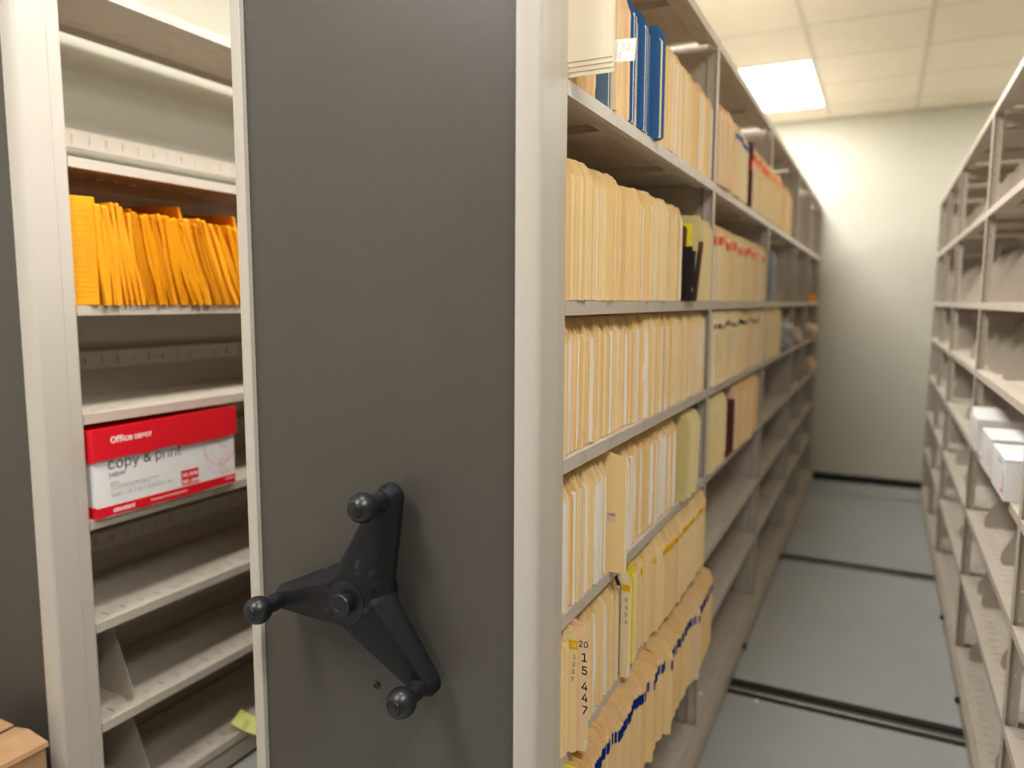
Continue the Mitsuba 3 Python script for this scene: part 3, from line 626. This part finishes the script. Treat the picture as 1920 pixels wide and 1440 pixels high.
while y < yend:
    v = q.randrange(len(EV)); u = (y - 1.248) / .75
    lean = 4 + 15 * min(1, u * 2.2) + q.gauss(0, 1.6)
    kk = thing('kraft_envelope', ('orange kraft envelope in the upright left part of the leaning row on the left unit', 'orange kraft envelope in the middle of the leaning row on the left unit', 'orange kraft envelope in the right part of the leaning row, next to the charcoal panel')[min(2, int((y - 1.248) / .27))], 'envelope', EG + (', left part', ', middle', ', right part')[min(2, int((y - 1.248) / .27))])
    put(kk, EV[v], q.choice(['kraft_paper', 'kraft_paper', 'kraft_dark', 'kraft_deep']), to=T().translate([XL + .010 + q.gauss(0, .004), y, LZ[2] + .001]) @ T().rotate([0, 0, 1], q.gauss(0, 1.0)) @ T().rotate([1, 0, 0], lean))
    y += [.006, .009, .012, .007, .014, .010, .008][v] * 1.0 + .0045 + q.random() * .006
for y, zt, ry in ((1.60, .030, 3), (1.46, .012, -2), (1.80, .022, 4)):
    kk = thing('kraft_envelope', {1.60: 'orange kraft envelope sticking up highest in the right half of the leaning row', 1.46: 'orange kraft envelope sticking up in the middle of the leaning row', 1.80: 'orange kraft envelope sticking up near the right end of the leaning row'}[y], 'envelope')
    put(kk, EV[3], 'kraft_paper', to=T().translate([XL - .07, y, LZ[2] + .001 + zt]) @ T().rotate([1, 0, 0], 16) @ T().rotate([0, 1, 0], ry))
kk = thing('kraft_envelope', 'orange kraft envelope with a printed form, facing out at the near end of its row', 'envelope')
M_ = T().translate([XL + .006, 1.2265, LZ[2] + .0008]) @ T().rotate([0, 0, 1], 72)
put(kk + '__body', bev(-.060, 0, -.003, .003, 0, .268, .0015), 'kraft_paper', to=M_)
fm = []
for j in range(17): fm.append(bx(-.056, -.012, -.0036, -.0029, .020 + j * .0125, .0205 + j * .0125))
put(kk + '__printed_form', cat(*fm), 'ink_brown', to=M_)
put(kk + '__lettering', cat(text_y('-57YZ S', .007, (-.050, -.003, .228)), text_y('5-1-18', .006, (-.046, -.003, .212)), *[text_y('A.M. P', .0035, (-.048 + .02 * a, -.003, .10 + .012 * b_)) for a in (0, 1) for b_ in range(6)]), 'ink_brown', to=M_)

# carton of copy paper
BX = thing('copy_paper_carton', 'red and white copy paper carton with a dented red lid on the left unit', 'box')
x1, ya, yb, zb = XL + .012, 1.182, 1.636, LZ[4] + .001
def wavy_front(y0, y1, z0, z1, x, th, amp, seed, n=28, top=0.0):
    """a card panel facing +x with a frayed lower edge"""
    ys_ = np.linspace(y0, y1, n); g = (meshkit.noise(np.stack([ys_ * 22, ys_ * 0 + seed, ys_ * 0], 1), seed) - .5) * 2
    P = [(a, z0 + amp * b) for a, b in zip(ys_, g)] + [(a, z1 + top * amp * b) for a, b in zip(ys_[::-1], g[::-1])]
    return yz_prism(Polygon(P), x - th, x)
part(BX, 'body', tm(mf(x1 - .285, x1, ya, yb, zb, zb + .20) - mf(x1 - .281, x1 - .004, ya + .004, yb - .004, zb + .004, zb + .3)), 'white_card')
part(BX, 'band', cat(wavy_front(ya - .0004, yb + .0004, zb + .0012, zb + .028, x1 + .0008, .0012, .0014, 5), bx(x1 - .285, x1, ya - .0008, ya, zb, zb + .030)), 'carton_red')
lx = x1 + .008
lid = cat(wavy_front(ya - .006, yb + .006, zb + .150, zb + .234, lx, .004, .0045, 8, top=-.15), bx(x1 - .293, lx, ya - .006, yb + .006, zb + .226, zb + .230),
          yz_prism(Polygon([(ya - .006, zb + .148), (ya - .002, zb + .148), (ya - .002, zb + .230), (ya - .006, zb + .230)]), x1 - .293, lx - .001),
          bx(x1 - .293, lx, yb + .002, yb + .006, zb + .152, zb + .230))
LK = part(BX, 'lid', lid, 'carton_red', to=T().translate([0, ya, zb + .15]) @ T().rotate([1, 0, 0], 0.6) @ T().translate([0, -ya, -(zb + .15)]), label='dented red lid')
tox = T().translate([0, ya, zb + .15]) @ T().rotate([1, 0, 0], 0.6) @ T().translate([0, -ya, -(zb + .15)])
put(LK + '__lettering', cat(text_x('Office', .0160, (lx, ya + .042, zb + .193), True), text_x('DEPOT', .0115, (lx, ya + .111, zb + .193), True)), 'ink_white', to=tox)
part(BX, 'lettering', cat(text_x('copy & print', .029, (x1, ya + .035, zb + .124)), text_x('paper', .0135, (x1, ya + .037, zb + .104))), 'ink_black')
part(BX, 'lettering', cat(text_x('white', .007, (x1, ya + .040, zb + .083)), *[bx(x1, x1 + .0004, ya + .040, ya + .04 + w_, zb + .077 - .0065 * n_, zb + .0785 - .0065 * n_) for n_, w_ in enumerate((.145, .118))],
     text_x('5000  |  20  |  92  |  8.5"x11"  |  92', .0082, (x1, ya + .043, zb + .050)), bx(x1, x1 + .0004, ya + .041, ya + .185, zb + .0625, zb + .063)), 'ink_grey')
part(BX, 'badge', bx(x1, x1 + .0005, ya + .258, ya + .318, zb + .031, zb + .075), 'carton_red')
part(BX, 'lettering', cat(text_x('99.99%', .0105, (x1 + .0006, ya + .261, zb + .055), True), text_x('NO JAM', .0105, (x1 + .0006, ya + .261, zb + .036), True)), 'ink_white')
part(BX, 'lettering', cat(text_x('standard', .011, (x1 + .0009, ya + .044, zb + .010), True), text_x('office paper for everyday printing', .0055, (x1 + .0009, ya + .155, zb + .013)), text_x('300 003431', .0045, (x1 + .0009, ya + .415, zb + .016))), 'ink_white')
rings = []
fc = sbox(ya + .30, zb + .030, yb - .002, zb + .165)
for cx_, cz_, rr, w_ in ((ya + .437, zb + .062, .022, .002), (ya + .437, zb + .062, .034, .0015), (ya + .437, zb + .062, .041, .0012), (ya + .40, zb + .125, .058, .002), (ya + .415, zb + .125, .048, .0013), (ya + .43, zb + .15, .036, .0015), (ya + .405, zb + .10, .06, .0008)):
    g_ = Point(cx_, cz_).buffer(rr + w_ / 2, 24).difference(Point(cx_, cz_).buffer(rr - w_ / 2, 24)).intersection(fc)
    for p_ in getattr(g_, 'geoms', [g_]):
        if not p_.is_empty: rings.append(yz_prism(p_, x1, x1 + .0004))
part(BX, 'ring_print', cat(*rings), 'ink_pink')

# sticky note on the base shelf of the left unit
k = thing('sticky_note', 'pale yellow sticky note on the lowest shelf of the left unit', 'note')
P = np.array([(-.05, 0), (.045, 0), (.045, .09), (-.05, .09)])
nm = trimesh.creation.box((.088, .084, .0004)).subdivide().subdivide(); nm.vertices[:, 2] += .25 * (nm.vertices[:, 0] - .0) ** 2 * 8
put(k + '__sheet', nm, 'sticky_yellow', to=T().translate([XL - .006, 1.665, LZ[7] + .012]) @ T().rotate([0, 0, 1], 25) @ T().rotate([0, 1, 0], 26))
put(k + '__lettering', frame(meshkit.text_mesh('2023', .014, .0003), (0, 1, 0), (-1, 0, 0), (0, 0, 1), (.006, -.036, .0006)), 'ink_grey', to=T().translate([XL - .006, 1.665, LZ[7] + .012]) @ T().rotate([0, 0, 1], 25) @ T().rotate([0, 1, 0], 26))

# cardboard box at the lower left
k = thing('cardboard_box', 'brown cardboard box with closed flaps and clear tape, in front of the left charcoal panel', 'box')
part(k, 'body', tm(mf(-2.06, -1.738, .52, .995, 0.0, .436) - mf(-2.056, -1.742, .524, .991, .004, .5)), 'cardboard')
fl1 = xz_prism(Polygon([(-1.868, .4415), (-1.81, .452), (-1.735, .441), (-1.732, .430), (-1.736, .430), (-1.738, .437), (-1.81, .447), (-1.868, .437)]), .515, 1.0)
part(k, 'flap', fl1, 'cardboard')
part(k, 'flap', xz_prism(Polygon([(-2.06, .440), (-1.95, .452), (-1.864, .450), (-1.864, .4465), (-1.95, .448), (-2.06, .436)]), .515, .996), 'cardboard')
tp = trimesh.creation.box((.0006, .22, .05)).subdivide().subdivide().subdivide()
tp.vertices[:, 0] += (meshkit.fbm(tp.vertices * 60, 3, 4) - .5) * .006
tp.vertices[:, 2] += (meshkit.noise(np.stack([tp.vertices[:, 1] * 30, tp.vertices[:, 2] * 0, tp.vertices[:, 0] * 0], 1), 9) - .5) * .02
tp.apply_translation((-1.7345, .80, .405)); part(k, 'tape', tp, 'packing_tape', smooth=True)

# ------------------------------------------------------------------ white boxes on the right unit
def white_box(y0, y1, x0, x1_, z, h, label, flap=None, logo=False):
    k = thing('white_file_box', label, 'box')
    part(k, 'body', tm(mf(x0, x1_, y0, y1, z + .001, z + h) - mf(x0 + .003, x1_ - .003, y0 + .003, y1 - .003, z + .004, z + h + .1)), 'white_card')
    if flap == 'open':
        part(k, 'flap', bx(x0 + .002, x1_, y1 - .004, y1 - .001, z + h - .004, z + h + .012), 'white_card')
        part(k, 'flap', frame(bx(0, .29, 0, .13, 0, .003), (1, 0, 0), (0, .96, .28), (0, -.28, .96), (x0 + .004, y1 - .13, z + h - .02)), 'white_card')
    else:
        part(k, 'lid', bev(x0 - .002, x1_ + .002, y0 - .002, y1 + .002, z + h - .003, z + h + .003, .001), 'white_card')
    m = [bx(x0 - .0006, x0, y0 + .02, y0 + .028, z + .02, z + .07), bx(x0 - .0006, x0, y0 + .02, y0 + .06, z + .02, z + .026)] if logo else [bx(x0 - .0006, x0, y0 + .05, y0 + .062, z + .03, z + .09)]
    part(k, 'printed_mark', cat(*m), 'ink_pink' if not logo else 'carton_red')
    if logo: part(k, 'printed_mark', cat(bx(x0 - .0006, x0, y0 + .035, y0 + .045, z + .068, z + .076), bx(x0 - .0006, x0, y0 + .05, y0 + .15, z + .095, z + .098)), 'ink_grey')
white_box(3.16, 3.40, .333, .63, RZ[4], .118, 'open white file box, farthest of the white boxes on the right unit', 'open')
white_box(2.69, 2.93, .326, .62, RZ[4], .120, 'closed white file box in the middle of the white boxes on the right unit')
white_box(2.385, 2.64, .324, .62, RZ[4], .115, 'white file box with a red printed corner mark on the right unit', logo=True)
white_box(2.27, 2.46, .375, .60, RZ[4] + .119, .085, 'small white box on top of the box with the red mark')

for x, y, z, s in ((-.346, 2.769, 0.0, 'on the grey floor beside the near rail'), (XC - .03, 2.55, CZ[7], 'on the base shelf of the folder unit')):
    k = thing('paper_scrap', f'tiny white scrap {s}', 'scrap')
    m = trimesh.creation.icosphere(subdivisions=2, radius=.009); m.vertices *= (1, 1.2, .4); m.vertices += (meshkit.noise(m.vertices * 300, 2)[:, None] - .5) * .003
    m.apply_translation((x, y, z + .004)); put(k, m, 'white_paper')
